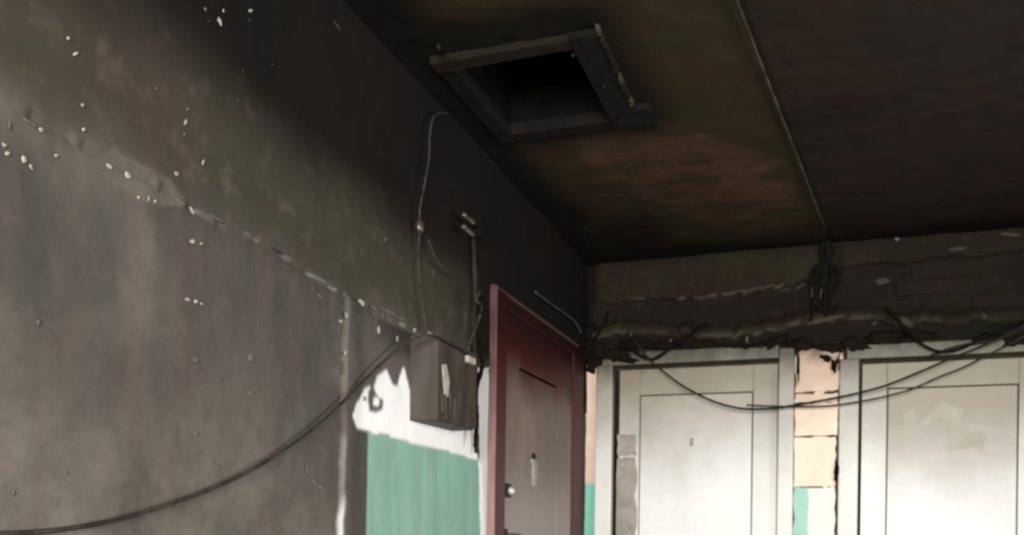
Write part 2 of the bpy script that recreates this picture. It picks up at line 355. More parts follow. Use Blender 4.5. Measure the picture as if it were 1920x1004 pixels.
# ------------------------------------------------------------------ back wall
D2 = dict(c0=-1.103, o0=-1.020, l0=-.990, l1=-.226, o1=-.222, c1=-.151, top=1.978, p0=-.883, p1=-.344, pt=1.832)
D3 = dict(c0=.047, o0=.132, l0=.146, l1=.885, o1=.895, c1=.98, top=1.957, p0=.258, p1=.782, pt=1.826)
def edge1(X): return np.interp(X, [-1.16, -1.05, -.94, -.6, -.3, -.1, .02, .1, .5, 1.9], [2.31, 2.30, 2.305, 2.29, 2.31, 2.325, 2.36, 2.385, 2.40, 2.40]) + (fbm(X * 9, X * 0, 51) - .5) * .05 + (fbm(X * 34, X * 0, 52) - .5) * .025
def edge2(X): return np.interp(X, [-1.16, -1.0, -.6, -.2, 0, .3, .7, 1.9], [2.15, 2.145, 2.125, 2.135, 2.165, 2.14, 2.12, 2.11]) + (fbm(X * 8, X * 0 + 5, 53) - .5) * .05 + (fbm(X * 30, X * 0 + 5, 54) - .5) * .03
def back_relief(X, Z):
    d = (fbm(X * 4, Z * 4, 13) - .5) * .016 + (fbm(X * 20, Z * 20, 19, 3) - .5) * .007
    e1, e2 = Z - edge1(X), Z - edge2(X)
    d = d + .028 * sstep(-.006, .004, e1) * sstep(-1.16, -1.08, X)         # upper coat hanging proud
    d = d + .030 * sstep(-.03, -.018, e2) * (1 - sstep(.0, .07, e2)) * (.35 + 1.1 * fbm(X * 11, Z * 9, 58))       # broken ledge over the doors
    d = d - .012 * sstep(.02, .05, e2) * sstep(.0, -.02, e1)
    return d
def back_pos(X, Z): return np.stack([X, YB - back_relief(X, Z), Z], -1)
def back_mask(X, Z):
    n = fbm(X * 4, Z * 4, 25) - .5; n2 = fbm(X * 12, Z * 12, 26) - .5
    e1, e2 = Z - edge1(X), Z - edge2(X)
    s = sstep(2.42, 2.52, Z + n * .05) * .6
    s = np.maximum(s, .85 * sstep(-.02, -.03, e2) * sstep(1.97, 2.03, Z + n2 * .05))
    s = np.maximum(s, .65 * sstep(.03, .06, e2) * sstep(0, -.03, e1))
    s = np.maximum(s, sstep(-1.08, -1.14, X + n2 * .05) * sstep(2.0, 2.1, Z + n2 * .1))
    s = np.maximum(s, .8 * sstep(.07, .03, np.abs(X - .02 + n2 * .05)) * sstep(2.12, 2.2, Z))
    s = np.maximum(s, .45 * sstep(.05, .3, X) * sstep(2.0, 2.1, Z))
    g = ((Z < 1.395 + n2 * .01) & (X < -.9)).astype(float)
    return np.clip(s, 0, 1), g * 0, blur(g, 1)
def back_mask2(X, Z):
    n2 = fbm(X * 10, Z * 10, 36) - .5; n = fbm(X * 3, Z * 3, 37)
    e1, e2 = Z - edge1(X), Z - edge2(X)
    pink = sstep(2.02, 1.96, Z + n2 * .10) * (X < .06)
    pale = np.exp(-((e1 - .004) / .006) ** 2) * sstep(.45, .6, fbm(X * 3, X * 0, 61)) * sstep(.35, .6, fbm(X * 22, X * 0, 65))  # highlight painted along the broken edge of the upper coat
    pale = np.maximum(pale, np.exp(-((e2 + .012) / .012) ** 2) * (.12 + .7 * sstep(.42, .62, fbm(X * 14, Z * 14, 63))))  # highlight painted along the lip of the ledge
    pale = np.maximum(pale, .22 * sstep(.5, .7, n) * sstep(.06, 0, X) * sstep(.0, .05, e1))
    return pink, np.clip(pale, 0, 1), np.zeros_like(X)
xs = spaced(XL, XL, 1.02, XR, .006, .15, (D2['o0'], D2['o1'], D3['o0'], D3['o1'])); zs = spaced(0, 1.05, HC + .02, HC + .02, .006, .15, (D2['top'] + .02, D3['top'] + .02))
holes = [(D2['o0'], D2['o1'], -1, D2['top'] + .02), (D3['o0'], D3['o1'], -1, D3['top'] + .02)]
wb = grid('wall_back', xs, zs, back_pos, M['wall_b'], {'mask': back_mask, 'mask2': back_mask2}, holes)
tag(wb, 'charred end wall with broken plaster above two ivory doors', 'wall', kind='structure')
bm = bmesh.new()
for lo, hi in (((XL - .25, YB + .03, -.05), (D2['o0'], YB + .28, HC + .02)), ((D2['o1'], YB + .03, -.05), (D3['o0'], YB + .28, HC + .02)), ((D3['o1'], YB + .03, -.05), (XR + .2, YB + .28, HC + .02)),
               ((D2['o0'], YB + .03, D2['top'] + .02), (D2['o1'], YB + .28, HC + .02)), ((D3['o0'], YB + .03, D3['top'] + .02), (D3['o1'], YB + .28, HC + .02))):
    add_box(bm, lo, hi)
obj('wall_core', bm, M['slab'], wb)
# pink blocks of the pier between the ivory doors
def ragged_block(x0, x1, z0, z1, m, proud=.012, j=.004, name='block'):
    bm = bmesh.new(); n = 8; rim = []
    for (ax, az), (bx, bz) in (((x0, z0), (x1, z0)), ((x1, z0), (x1, z1)), ((x1, z1), (x0, z1)), ((x0, z1), (x0, z0))):
        for k in range(n): rim.append((ax + (bx - ax) * k / n + rng.uniform(-j, j), az + (bz - az) * k / n + rng.uniform(-j, j)))
    cx, cz = (x0 + x1) / 2, (z0 + z1) / 2
    f = [bm.verts.new((cx + (x - cx) * .985, YB - proud, cz + (z - cz) * .985)) for x, z in rim]
    g = [bm.verts.new((x, YB - proud + .005, z)) for x, z in rim]; b = [bm.verts.new((x, YB + .03, z)) for x, z in rim]
    N = len(rim); bm.faces.new(f)
    for k in range(N):
        q = (k + 1) % N; bm.faces.new((f[k], g[k], g[q], f[q])); bm.faces.new((g[k], b[k], b[q], g[q]))
    return obj(name, bm, m, wb)
PX0, PX1 = D2['c1'] + .004, D3['c0'] - .004
box('mortar_bed', (D2['c1'] - .002, YB - .004, .02), (D3['c0'] + .002, YB + .03, 2.0), M['mortar'], wb, 0)
zz = [PB(1532, p).z for p in (655, 737, 757, 819, 914)]
ragged_block(PX0, PX1, zz[1] + .006, zz[0], M['block'], .012, .006)
ragged_block(PX0, PX1, zz[2] + .004, zz[1] - .006, M['block'], .010, .004)
ragged_block(PX0, PX1, zz[3] + .003, zz[2] - .004, M['block'], .013, .002)
ragged_block(PX0, PX1 - .008, zz[4] + .0005, zz[3] - .003, M['block'], .012, .004)
ragged_block(PX0, PX0 + .062, .98, zz[4] - .0005, M['block_green'], .011, .005)
ragged_block(PX0 + .063, PX1 - .006, .98, zz[4] - .0005, M['block_white'], .013, .005)
ragged_block(PX0, PX1, .6, .975, M['block_green'], .012, .003)
ragged_block(PX0, PX1, .05, .595, M['block_green'], .012, .003)
# bare bricks in the hole above the right door
for row, z0 in enumerate((2.165, 2.243, 2.321)):
    x = .09 - (row % 2) * .06
    while x < 1.3:
        w = .235 + rng.uniform(-.012, .012)
        if not (rng.random() < .3):
            y0 = YB - rng.uniform(-.004, .012)
            o = box('brick', (x, y0, z0 + rng.uniform(-.003, .003)), (x + w, YB + .05, z0 + .066), M['brick_red'] if rng.random() < .3 else M['brick'], wb, .006, .0015)
        x += w + .013

# ------------------------------------------------------------------ ceiling with hatch opening
HX0, HX1, HY0, HY1 = -1.015, -.665, 2.345, 2.815
JX = lambda Y: np.interp(Y, [2.29, 3.97], [-.23, -.048]) if True else 0
def jx(Y): return -.23 + (Y - 2.29) * (.182 / 1.68)
def ceil_pos(X, Y):
    d = (fbm(X * 3, Y * 3, 81) - .5) * .012 + (fbm(X * 17, Y * 17, 83, 3) - .5) * .005
    d = d - .006 * np.exp(-((X - jx(Y)) / .012) ** 2)
    return np.stack([X, Y, HC - d], -1)
def ceil_mask(X, Y):
    n = fbm(X * 3, Y * 3, 91) - .5; n2 = fbm(X * 9, Y * 9, 92) - .5
    dx = np.maximum(np.maximum(HX0 - X, X - HX1 - .06), 0); dy = np.maximum(np.maximum(HY0 - .12 - Y, Y - HY1 - .05), 0)
    dh = np.hypot(dx, dy)
    s = sstep(.19, .02, dh + n * .12) * .9
    s = np.maximum(s, sstep(-.88, -1.08, X + n * .15))
    s = np.maximum(s, .95 * sstep(4.0, 4.32, Y + n * .25))
    s = np.maximum(s, .85 * sstep(3.35, 4.0, Y + n * .3 - np.clip(X + .75, 0, 2) * 1.0) * sstep(-.55, -.75, X + n2 * .1))
    s = np.maximum(s, .3 * sstep(.52, .66, fbm(X * 2, Y * 2, 95)))
    right = sstep(-.02, .02, X - jx(Y))
    pale = inpoly([(-.85, 2.95), (-.45, 2.95), (-.2, 3.3), (-.15, 3.9), (-.5, 3.95), (-.8, 3.4)], X + n2 * .3, Y + n2 * .4).astype(float)
    return np.clip(s, 0, 1), right, blur(pale, 6)
xs = spaced(XL - .02, XL - .02, 1.0, XR, .011, .15, (HX0, HX1)); ys = spaced(YF, 1.7, YB, YB, .011, .2, (HY0, HY1))
ce = grid('ceiling', xs, ys, ceil_pos, M['ceil'], {'mask': ceil_mask}, [(HX0, HX1, HY0, HY1)], flip=True)
tag(ce, 'brown soot-stained ceiling with a square black hatch opening', 'ceiling', kind='structure')
bm = bmesh.new()
for lo, hi in (((XL - .25, YF - .2, HC + .02), (HX0 - .02, YB + .28, HC + .2)), ((HX1 + .02, YF - .2, HC + .02), (XR + .2, YB + .28, HC + .2)), ((HX0 - .02, YF - .2, HC + .02), (HX1 + .02, HY0 - .02, HC + .2)), ((HX0 - .02, HY1 + .02, HC + .02), (HX1 + .02, YB + .28, HC + .2))):
    add_box(bm, lo, hi)
obj('ceiling_core', bm, M['slab'], ce)

# ------------------------------------------------------------------ the unseen rest of the corridor
fl = box('floor', (XL - .25, YF - .2, -.2), (XR + .2, YB + .28, 0), M['floor'], None, 0)
tag(fl, 'ash-grey concrete corridor floor below the picture', 'floor', kind='structure')
bm = bmesh.new(); VZ0, VZ1 = .75, 2.05
for lo, hi in (((XR, YF - .2, 0), (XR + .2, VY0, HC + .02)), ((XR, VY1, 0), (XR + .2, YB + .02, HC + .02)), ((XR, VY0, 0), (XR + .2, VY1, VZ0)), ((XR, VY0, VZ1), (XR + .2, VY1, HC + .02))): add_box(bm, lo, hi)
wr = obj('wall_right', bm, M['plain'])
w2 = empty('fill_window', (XR + .1, (VY0 + VY1) / 2, VZ0)); tag(w2, 'added window around the fill light in the unseen right wall', 'window', kind='structure')  # added only to frame the side fill light
t = .05; ym = (VY0 + VY1) / 2
for y0, y1, z0, z1 in ((VY0, VY0 + t, VZ0, VZ1), (VY1 - t, VY1, VZ0, VZ1), (VY0 + t, VY1 - t, VZ0, VZ0 + t), (VY0 + t, VY1 - t, VZ1 - t, VZ1), (ym - .03, ym + .03, VZ0 + t, VZ1 - t)):
    box('window_frame', (XR + .06, y0, z0), (XR + .14, y1, z1), M['frame_white'], w2)
for y0, y1 in ((VY0 + t, ym - .03), (ym + .03, VY1 - t)): box('pane', (XR + .098, y0, VZ0 + t), (XR + .103, y1, VZ1 - t), M['glass'], w2, 0)
tag(wr, 'grimy plaster wall on the right beyond the picture edge', 'wall', kind='structure')
bm = bmesh.new()
for lo, hi in (((XL, YF - .2, 0), (WX0, YF, HC)), ((WX1, YF - .2, 0), (XR, YF, HC)), ((WX0, YF - .2, 0), (WX1, YF, WZ0)), ((WX0, YF - .2, WZ1), (WX1, YF, HC))): add_box(bm, lo, hi)
tag(obj('wall_front', bm, M['plain']), 'grimy wall with the daylight window behind the viewer', 'wall', kind='structure')
wi = empty('window_1', ((WX0 + WX1) / 2, YF - .1, WZ0)); tag(wi, 'painted wooden two-light window behind the viewer', 'window', kind='structure')
t = .05
for lo, hi in (((WX0, YF - .14, WZ0), (WX0 + t, YF - .06, WZ1)), ((WX1 - t, YF - .14, WZ0), (WX1, YF - .06, WZ1)), ((WX0 + t, YF - .14, WZ0), (WX1 - t, YF - .06, WZ0 + t)), ((WX0 + t, YF - .14, WZ1 - t), (WX1 - t, YF - .06, WZ1)), (((WX0 + WX1) / 2 - .03, YF - .14, WZ0 + t), ((WX0 + WX1) / 2 + .03, YF - .06, WZ1 - t))):
    box('window_frame', lo, hi, M['frame_white'], wi)
for a, b in ((WX0 + t, (WX0 + WX1) / 2 - .03), ((WX0 + WX1) / 2 + .03, WX1 - t)):
    box('pane', (a, YF - .103, WZ0 + t), (b, YF - .098, WZ1 - t), M['glass'], wi, 0)

# ------------------------------------------------------------------ ivory doors in the end wall
def ivory_door(name, D, label, head):
    d = empty(name, ((D['o0'] + D['o1']) / 2, YB, 0)); tag(d, label, 'door', kind='structure')
    cf = YB - .022
    box('casing', (D['c0'], cf, 0), (D['o0'], YB + .05, D['top'] + .01), M['casing'], d, .006)
    box('casing', (D['o1'], cf, 0), (D['c1'], YB + .05, D['top'] + .055), M['casing'], d, .006)
    h = box('head_casing', (D['c0'] + .03, cf + .004, D['top'] + .008), (D['o1'] + .0, YB + .05, D['top'] + .072), M['casing_head'], d, .006)
    box('rebate', (D['o0'], YB + .062, 0), (D['o1'], YB + .085, D['top'] + .02), M['gap'], d, 0)
    box('jamb', (D['o0'], YB + .02, 0), (D['o0'] + .008, YB + .062, D['top']), M['gap'], d, 0)
    y0, y1, g = YB + .018, YB + .058, .005
    leaf = empty('leaf', ((D['l0'] + D['l1']) / 2, y0, .01)); leaf.parent = d; leaf.location = leaf.location - d.location
    lt = D['top'] - .012
    box('stile', (D['l0'], y0, .01), (D['p0'] - g, y1, lt), M['white_door'], leaf, .003)
    box('stile', (D['p1'] + g, y0, .01), (D['l1'], y1, lt), M['white_door'], leaf, .003)
    box('rail', (D['p0'] - g, y0, D['pt'] + g), (D['p1'] + g, y1, lt), M['white_door'], leaf, .003)
    box('rail', (D['p0'] - g, y0, .01), (D['p1'] + g, y1, .22), M['white_door'], leaf, .003)
    box('rail', (D['p0'] - g, y0, .82), (D['p1'] + g, y1, .95), M['white_door'], leaf, .003)
    box('groove', (D['p0'] - g, y1 - .012, .2), (D['p1'] + g, y1, D['pt'] + g), M['gap'], leaf, 0)
    box('panel', (D['p0'], y0 + .003, .96), (D['p1'], y1 - .012, D['pt']), M['white_panel'] if name == 'door_2' else M['film_panel'], leaf, .003)
    box('panel', (D['p0'], y0 + .003, .23), (D['p1'], y1 - .012, .81), M['white_panel'], leaf, .003)
    return d, leaf
d2, leaf2 = ivory_door('door_2', D2, 'ivory panelled door beside the red door, stile stripped to bare grey', True)
d3, leaf3 = ivory_door('door_3', D3, 'ivory panelled door at the right edge with ash patches on its panel', True)
# stripped patch of the left stile
def patch(name, pts, m, parent, y, th=.002, jit=.003, n=5):
    bm = bmesh.new(); rim = []
    for i in range(len(pts)):
        a, b = Vector(pts[i]), Vector(pts[(i + 1) % len(pts)])
        for k in range(n):
            p = a.lerp(b, k / n); rim.append((p.x + rng.uniform(-jit, jit), p.y + rng.uniform(-jit, jit)))
    f = [bm.verts.new((x, y - th, z)) for x, z in rim]; b = [bm.verts.new((x, y + .001, z)) for x, z in rim]
    bm.faces.new(f)
    for k in range(len(rim)): q = (k + 1) % len(rim); bm.faces.new((f[k], b[k], b[q], f[q]))
    return obj(name, bm, m, parent)
def xz(px, py): p = hit(px, py, 1, YB + .018); return (p.x, p.z)
o = patch('bare_patch', [xz(1158, 816), xz(1192, 815), xz(1193, 854), xz(1158, 857)], M['bare'], leaf2, YB + .018); o['label'] = 'grey stripped paint patch'
o = patch('bare_patch', [xz(1157, 860), xz(1190, 857), xz(1197, 890), xz(1189, 930), xz(1196, 960), xz(1192, 1000), xz(1190, 1060), xz(1155, 1060)], M['bare'], leaf2, YB + .018); o['label'] = 'grey stripped paint patch'
p = PB(1297, 830, -.02)
bm = bmesh.new(); add_box(bm, (p.x - .008, YB + .015, p.z - .020), (p.x + .008, YB + .022, p.z + .020), .003)
o = obj('number_plate', bm, M['bare'], leaf2); o['label'] = 'tiny grey plate on the panel'
# ash marks on the right door's panel
def xz3(px, py): p = hit(px, py, 1, YB + .021); return (p.x, p.z)
M['ash'] = mottled('pale_ash_smear', srgb(198, 193, 180), srgb(186, 180, 166), 9, .8)
M['smoke'] = mottled('beige_smoke_film', srgb(196, 190, 174), srgb(210, 206, 192), 7, .7)
def scorch(pts, m): return patch('ash_smear', [xz3(*q) for q in pts], m, leaf3, YB + .021, .0006, .006, 4)
scorch([(1725, 800), (1745, 772), (1772, 752), (1775, 760), (1806, 770), (1800, 795), (1780, 800), (1760, 780), (1735, 800)], M['ash'])
scorch([(1775, 835), (1785, 812), (1806, 796), (1868, 800), (1850, 815), (1842, 850), (1830, 840), (1812, 842), (1780, 848)], M['ash'])
scorch([(1690, 780), (1710, 765), (1722, 785), (1715, 830), (1700, 820)], M['ash'])

# ------------------------------------------------------------------ red door in the left wall
dr = empty('door_1', (XL, (RD0 + RD1) / 2, 0)); tag(dr, 'dark red panelled door in the corner, soot-blackened across its top', 'door', kind='structure')
fx = XL + .028; JW = .115
def xbox(name, y0, y1, z0, z1, x0, x1, m, parent, bev=.004): return box(name, (x0, y0, z0), (x1, y1, z1), m, parent, bev)
fr = xbox('frame', RD0 + .003, RD0 + JW, 0, RDT, XL - .06, fx, M['crimson'], dr, .006)
xbox('frame', RD1 - .18, RD1, 0, RDT, XL - .06, XL + .016, M['crimson'], dr, .004)
xbox('frame', RD0 + JW, RD1 - .18, RDT - .05, RDT, XL - .06, XL + .016, M['crimson'], dr, .003)
xbox('architrave_edge', RD0 - .008, RD0 + .003, 0, RDT + .006, XL - .02, fx + .002, M['crimson_edge'], dr, .002)
xbox('architrave_edge', RD0 - .008, RD1 - .12, RDT, RDT + .010, XL - .02, XL + .022, M['crimson_edge'], dr, .002)
lf = empty('leaf', (XL, RD0 + JW, .01)); lf.parent = dr; lf.location = lf.location - dr.location
ly0, ly1, lz1 = RD0 + JW + .004, RD1 - .184, RDT - .054
py0, py1, pz1 = 3.345, 3.872, 1.80
xf, xb = XL + .010, XL - .035; G = .009
xbox('stile', ly0, py0 - G, .01, lz1, xb, xf, M['redleaf'], lf, .0015); xbox('stile', py1 + G, ly1, .01, lz1, xb, xf, M['redleaf'], lf, .0015)
xbox('rail', py0 - G, py1 + G, pz1 + G, lz1, xb, xf, M['redleaf'], lf, .002); xbox('rail', py0 - G, py1 + G, .01, .25, xb, xf, M['redleaf'], lf, .002)
xbox('groove', py0 - G, py1 + G, .24, pz1 + G, xb, xb + .02, M['trim_red'], lf, 0)
xbox('panel', py0 + .003, py1 - .003, .26, pz1 - .003, xb + .02, xf - .003, M['redleaf'], lf, .0015)
xbox('leaf_edge', ly0 - .003, ly0 + .014, .01, lz1 - .01, xf - .004, xf + .004, M['crimson_edge'], lf, .002)
q = PL(952, 922, .012)
lk = xbox('lock', q.y - .030, q.y + .030, q.z - .024, q.z + .030, xf, xf + .006, M['dark_metal'], lf, .003)
bm = bmesh.new(); bmesh.ops.create_uvsphere(bm, u_segments=12, v_segments=8, radius=.015, matrix=Matrix.Translation((xf + .014, q.y + .004, q.z + .002)))
obj('knob', bm, M['chrome'], lk, True)
q = PL(947, 998, .012)
hb = xbox('handle', q.y - .022, q.y + .022, q.z - .06, q.z + .012, xf, xf + .006, M['dark_metal'], lf, .003)
tube('lever', [(xf + .004, q.y - .008, q.z - .012), (xf + .03, q.y - .006, q.z - .012), (xf + .036, q.y + .03, q.z - .012), (xf + .036, q.y + .085, q.z - .014)], .007, M['steel'], hb, 5, 0)
q = PL(1001, 857, .01)
bm = bmesh.new(); bmesh.ops.create_cone(bm, cap_ends=True, segments=16, radius1=.017, radius2=.012, depth=.008, matrix=Matrix.Translation((xf + .002, q.y, q.z)) @ Matrix.Rotation(math.pi / 2, 4, 'Y'))
obj('peephole', bm, M['dark_metal'], lf)
q = PL(1001, 888, .01); bm = bmesh.new()                    # white figure one
pts = [(-.018, -.055), (.032, -.055), (.032, .040), (.012, .058), (-.030, .058), (-.030, .036), (-.018, .030)]
ff = [bm.verts.new((xf + .003, q.y + a, q.z + b)) for a, b in pts]; gg = [bm.verts.new((xf - .003, q.y + a, q.z + b)) for a, b in pts]
bm.faces.new(ff)
for i in range(len(pts)): bm.faces.new((ff[i], gg[i], gg[(i + 1) % len(pts)], ff[(i + 1) % len(pts)]))
o = obj('door_number', bm, M['flake'], lf); o['label'] = 'white door number'

# ------------------------------------------------------------------ hatch frame in the ceiling
ht = empty('ceiling_hatch', ((HX0 + HX1) / 2, (HY0 + HY1) / 2, HC)); tag(ht, 'charred wooden frame around the square black opening in the ceiling', 'hatch')
def hb_(name, lo, hi, m, bev=.004, j=.0015): return box(name, lo, hi, m, ht, bev, j)
zb = HC - .02
hb_('frame_board', (HX0 - .055, HY0 - .055, zb), (HX1 + .02, HY0 - .002, HC + .03), M['hatchedge'])
hb_('frame_board', (HX0 - .05, HY0 - .002, zb + .008), (HX0, HY1 + .05, HC + .03), M['hatchwood'])
hb_('frame_board', (HX1, HY0 - .06, zb), (HX1 + .085, HY1 + .06, HC + .03), M['hatchwood'])
hb_('frame_board', (HX0, HY1, zb + .010), (HX1, HY1 + .06, HC + .03), M['hatchwood'])
hb_('corner_block', (HX1 + .06, HY1 - .07, zb + .002), (HX1 + .135, HY1 + .045, HC + .01), M['hatchwood'])
for i in range(9):
    y = HY0 - .09 + i * .052
    hb_('splinter', (HX1 + .083 + rng.uniform(-.002, .002), y, zb - .004 - rng.uniform(0, .004)), (HX1 + .093, y + rng.uniform(.02, .048), zb + .012), M['flake3'] if i in (0, 5, 8) else M['hatchedge'], .002)
bm = bmesh.new()
for lo, hi in (((HX0 - .02, HY0 - .02, HC + .03), (HX0, HY1 + .02, HC + .55)), ((HX1, HY0 - .02, HC + .03), (HX1 + .02, HY1 + .02, HC + .55)), ((HX0, HY0 - .02, HC + .03), (HX1, HY0, HC + .55)), ((HX0, HY1, HC + .03), (HX1, HY1 + .02, HC + .55)), ((HX0 - .02, HY0 - .02, HC + .55), (HX1 + .02, HY1 + .02, HC + .57))): add_box(bm, lo, hi)
obj('shaft', bm, M['shaft'], ht)

# ------------------------------------------------------------------ meter box on the left wall
by0, by1, bz0, bz1, bx = 2.385, 2.70, 1.492, 1.742, -1.074
mb = empty('meter_box', (XL, (by0 + by1) / 2, bz0)); tag(mb, 'scorched grey electric meter box above the white paint band', 'electrical box')
box('body', (XL - .01, by0, bz0), (bx - .012, by1, bz1), M['boxside'], mb, .004, .0008)
cv = box('cover', (bx - .012, by0 + .004, bz0 + .004), (bx, by1 - .002, bz1 - .004), M['boxfront'], mb, .004, .0008)
box('cover_lip', (bx - .016, by0 - .004, bz0), (bx + .003, by0 + .010, bz1), M['boxside'], cv, .002)
def on_box(px, py): return hit(px, py, 0, bx + .001)
a = on_box(834, 715); bm = bmesh.new()
rim = [(-.022, .045), (.004, .05), (.030, .004), (.022, -.045), (-.002, -.04), (-.014, 0)]
ff = [bm.verts.new((bx + .004, a.y + u, a.z + v)) for u, v in rim]; gg = [bm.verts.new((bx - .002, a.y + u, a.z + v)) for u, v in rim]; bm.faces.new(ff)
for i in range(6): bm.faces.new((ff[i], gg[i], gg[(i + 1) % 6], ff[(i + 1) % 6]))
o = obj('label_scrap', bm, M['flake'], cv); o['label'] = 'pale scrap of burnt paper label'
for i, (px, py, h) in enumerate(((829, 755, .06), (836, 762, .075), (845, 757, .07), (853, 764, .05), (861, 752, .05))):
    a = on_box(px, py); box('paint_blister', (bx - .002, a.y - .006, a.z - h / 2), (bx + .002, a.y + .006, a.z + h / 2), M['blister'], cv, .002, .002)
a = PL(883, 677, .09); nub = box('terminal_clip', (bx - .004, a.y - .04, a.z - .011), (bx + .012, a.y + .025, a.z + .011), M['flake'], mb, .004)

# ------------------------------------------------------------------ cables
def pts_on(f, seq, off): return [f(px, py, off) for px, py in seq]
c = tube('wall_cable', [PL(-40, 1002, .012), PL(40, 1000, .012), PL(120, 993, .014), PL(210, 977, .016), PL(300, 952, .018), PL(390, 920, .018), PL(465, 885, .02), PL(530, 846, .02), PL(590, 802, .022), PL(640, 757, .022), PL(690, 706, .024),
     PL(740, 660, .03), PL(772, 638, .05), PL(800, 629, .09), PL(830, 636, .10), PL(862, 653, .10), PL(890, 675, .08), PL(908, 690, .03)], .0042, M['cable_pale'], None, 8, .1)
tag(c, 'long slack cable sagging across the left wall to the meter box', 'cable')
c = tube('hanging_wire', [PL(838, 212, .02), PL(815, 217, .03), PL(806, 250, .03), PL(804, 300, .03), PL(795, 350, .03), PL(787, 395, .03), PL(787, 430, .03), PL(784, 475, .02), PL(787, 530, .02), PL(793, 580, .02), PL(800, 625, .03)], .0035, M['cable_grey'], None, 8, .35)
tag(c, 'thin wire hanging down the black upper wall above the meter box', 'wire')
q = PL(787, 425, .03); bm = bmesh.new(); bmesh.ops.create_icosphere(bm, subdivisions=2, radius=.017, matrix=Matrix.Translation(q) @ Matrix.Diagonal((.8, .9, 1.3, 1)))
for v in bm.verts: v.co += Vector([rng.uniform(-.002, .002) for _ in range(3)])
o = obj('knot', bm, M['steel'], c, True)
c = tube('wire_end', [PL(803, 450, .02), PL(812, 475, .03), PL(822, 495, .03), PL(838, 516, .025)], .0042, M['cable_grey'], None, 6, .2)
tag(c, 'short loose curl of wire beside the hanging wire', 'wire')
br = empty('wall_bracket', PL(878, 420)); tag(br, 'small two-pronged steel bracket on the blackened wall above the meter box', 'bracket')
for (a, b) in (((868, 402), (888, 418)), ((867, 424), (886, 440))):
    p, q = PL(*a, .05), PL(*b, .05); tube('prong', [p, p.lerp(q, .5), q], .0095, M['steel'], br, 3, .1, 8)
q = PL(889, 428, .02); box('backplate', (XL - .005, q.y - .012, q.z - .035), (XL + .05, q.y + .008, q.z + .04), M['cable_black'], br, .003)
c = tube('riser_conduit', [PL(887, 440, .02), PL(889, 500, .02), PL(890, 560, .02), PL(888, 620, .02), PL(891, 690, .02), PL(892, 760, .018), PL(893, 850, .018)], .008, M['cable'], None, 6, .12, 10)
tag(c, 'soot-grey riser conduit running down beside the red door', 'conduit')
c = tube('charred_wire', [PL(900, 545, .075), PL(893, 563, .08), PL(903, 575, .08), PL(897, 600, .075), PL(882, 640, .08), PL(876, 662, .075)], .0045, M['cable_grey'], None, 8, .2)
tag(c, 'twisted grey wire end next to the red door frame', 'wire')
c = tube('charred_wire', [PL(905, 560, .045), PL(898, 620, .05), PL(905, 680, .045), PL(892, 735, .05), PL(894, 790, .045), PL(890, 838, .045)], .007, M['cable_black'], None, 8, .3)
tag(c, 'black burnt wire running down between conduit and red door', 'wire')
c = tube('door_top_cable', [PL(1003, 548, .02), PL(1030, 568, .025), PL(1058, 588, .02), PL(1078, 604, .02), PL(1090, 625, .03)], .006, M['cable_grey'], None, 6, .1)
tag(c, 'grey cable on the black wall above the red door', 'cable')
# ceiling cable and its burnt end on the beam
c = tube('ceiling_cable', [PC(1352, -70, .012), PC(1380, 0, .012), PC(1420, 103, .012), PC(1460, 206, .012), PC(1497, 300, .012), PC(1535, 398, .014), PC(1549, 432, .016)], .0048, M['cable_grey'], None, 10, .25)
tag(c, 'thin pale cable running straight across the ceiling', 'cable')
bu = empty('burnt_cable_bundle', PB(1548, 520, .03)); tag(bu, 'black burnt cable bundle hanging from the ceiling edge between the ivory doors', 'cable')
for i in range(6):
    dx = (i - 2.5) * 6 + rng.uniform(-6, 6)
    tube('strand', [PB(1549 + dx * .3, 437, .02 + .008 * i), PB(1546 + rng.uniform(-14, 14), 475, .045), PB(1544 + dx * 1.4 + rng.uniform(-8, 8), 515, .05), PB(1540 + rng.uniform(-16, 16), 560, .045), PB(1538 + dx, rng.uniform(575, 604), .03)], .010, M['cable_black'], bu, 6, .25)
for px, py in ((1523, 548), (1540, 551)):
    a, b = PB(px, py - 10, .075), PB(px - 2, py + 10, .075); tube('bare_end', [a, a.lerp(b, .5), b], .005, M['cable_pale'], bu, 3, .2)
# slack cables in front of the ivory doors
c = tube('door_cable', pts_on(PB, [(1190, 640), (1212, 668), (1240, 694), (1280, 724), (1330, 750), (1375, 764), (1412, 768), (1460, 765), (1510, 757), (1570, 746), (1620, 735), (1665, 722), (1720, 700), (1780, 674), (1840, 650), (1890, 627), (1940, 600)], .105), .0052, M['cable'], None, 8, .1)
tag(c, 'slack dark cable drooping lowest across both ivory doors', 'cable')
c = tube('door_cable', pts_on(PB, [(1400, 760), (1440, 762), (1490, 763), (1550, 762), (1610, 754), (1660, 744), (1710, 730), (1760, 708), (1810, 688), (1860, 662), (1905, 640), (1950, 612)], .088), .0042, M['cable_pale'], None, 8, .1)
tag(c, 'paler thin cable just below the dark one on the right ivory door', 'cable')
c = tube('door_cable', pts_on(PB, [(1660, 575), (1680, 597), (1706, 625), (1732, 648), (1765, 660), (1800, 655), (1845, 632), (1890, 612), (1940, 596)], .07), .006, M['cable_black'], None, 8, .15)
tag(c, 'black cable looping down from the beam over the right door head', 'cable')
c = tube('door_cable', pts_on(PB, [(1745, 668), (1790, 652), (1835, 643), (1880, 634), (1945, 606)], .048), .007, M['cable'], None, 6, .15)
tag(c, 'short dark cable lying along the right door head', 'cable')
c = tube('door_cable', pts_on(PB, [(1165, 640), (1195, 664), (1222, 674), (1245, 662), (1275, 640), (1300, 622), (1325, 606)], .062), .008, M['cable_black'], None, 6, .2)
tag(c, 'black cable bent in a V over the left ivory door head', 'cable')
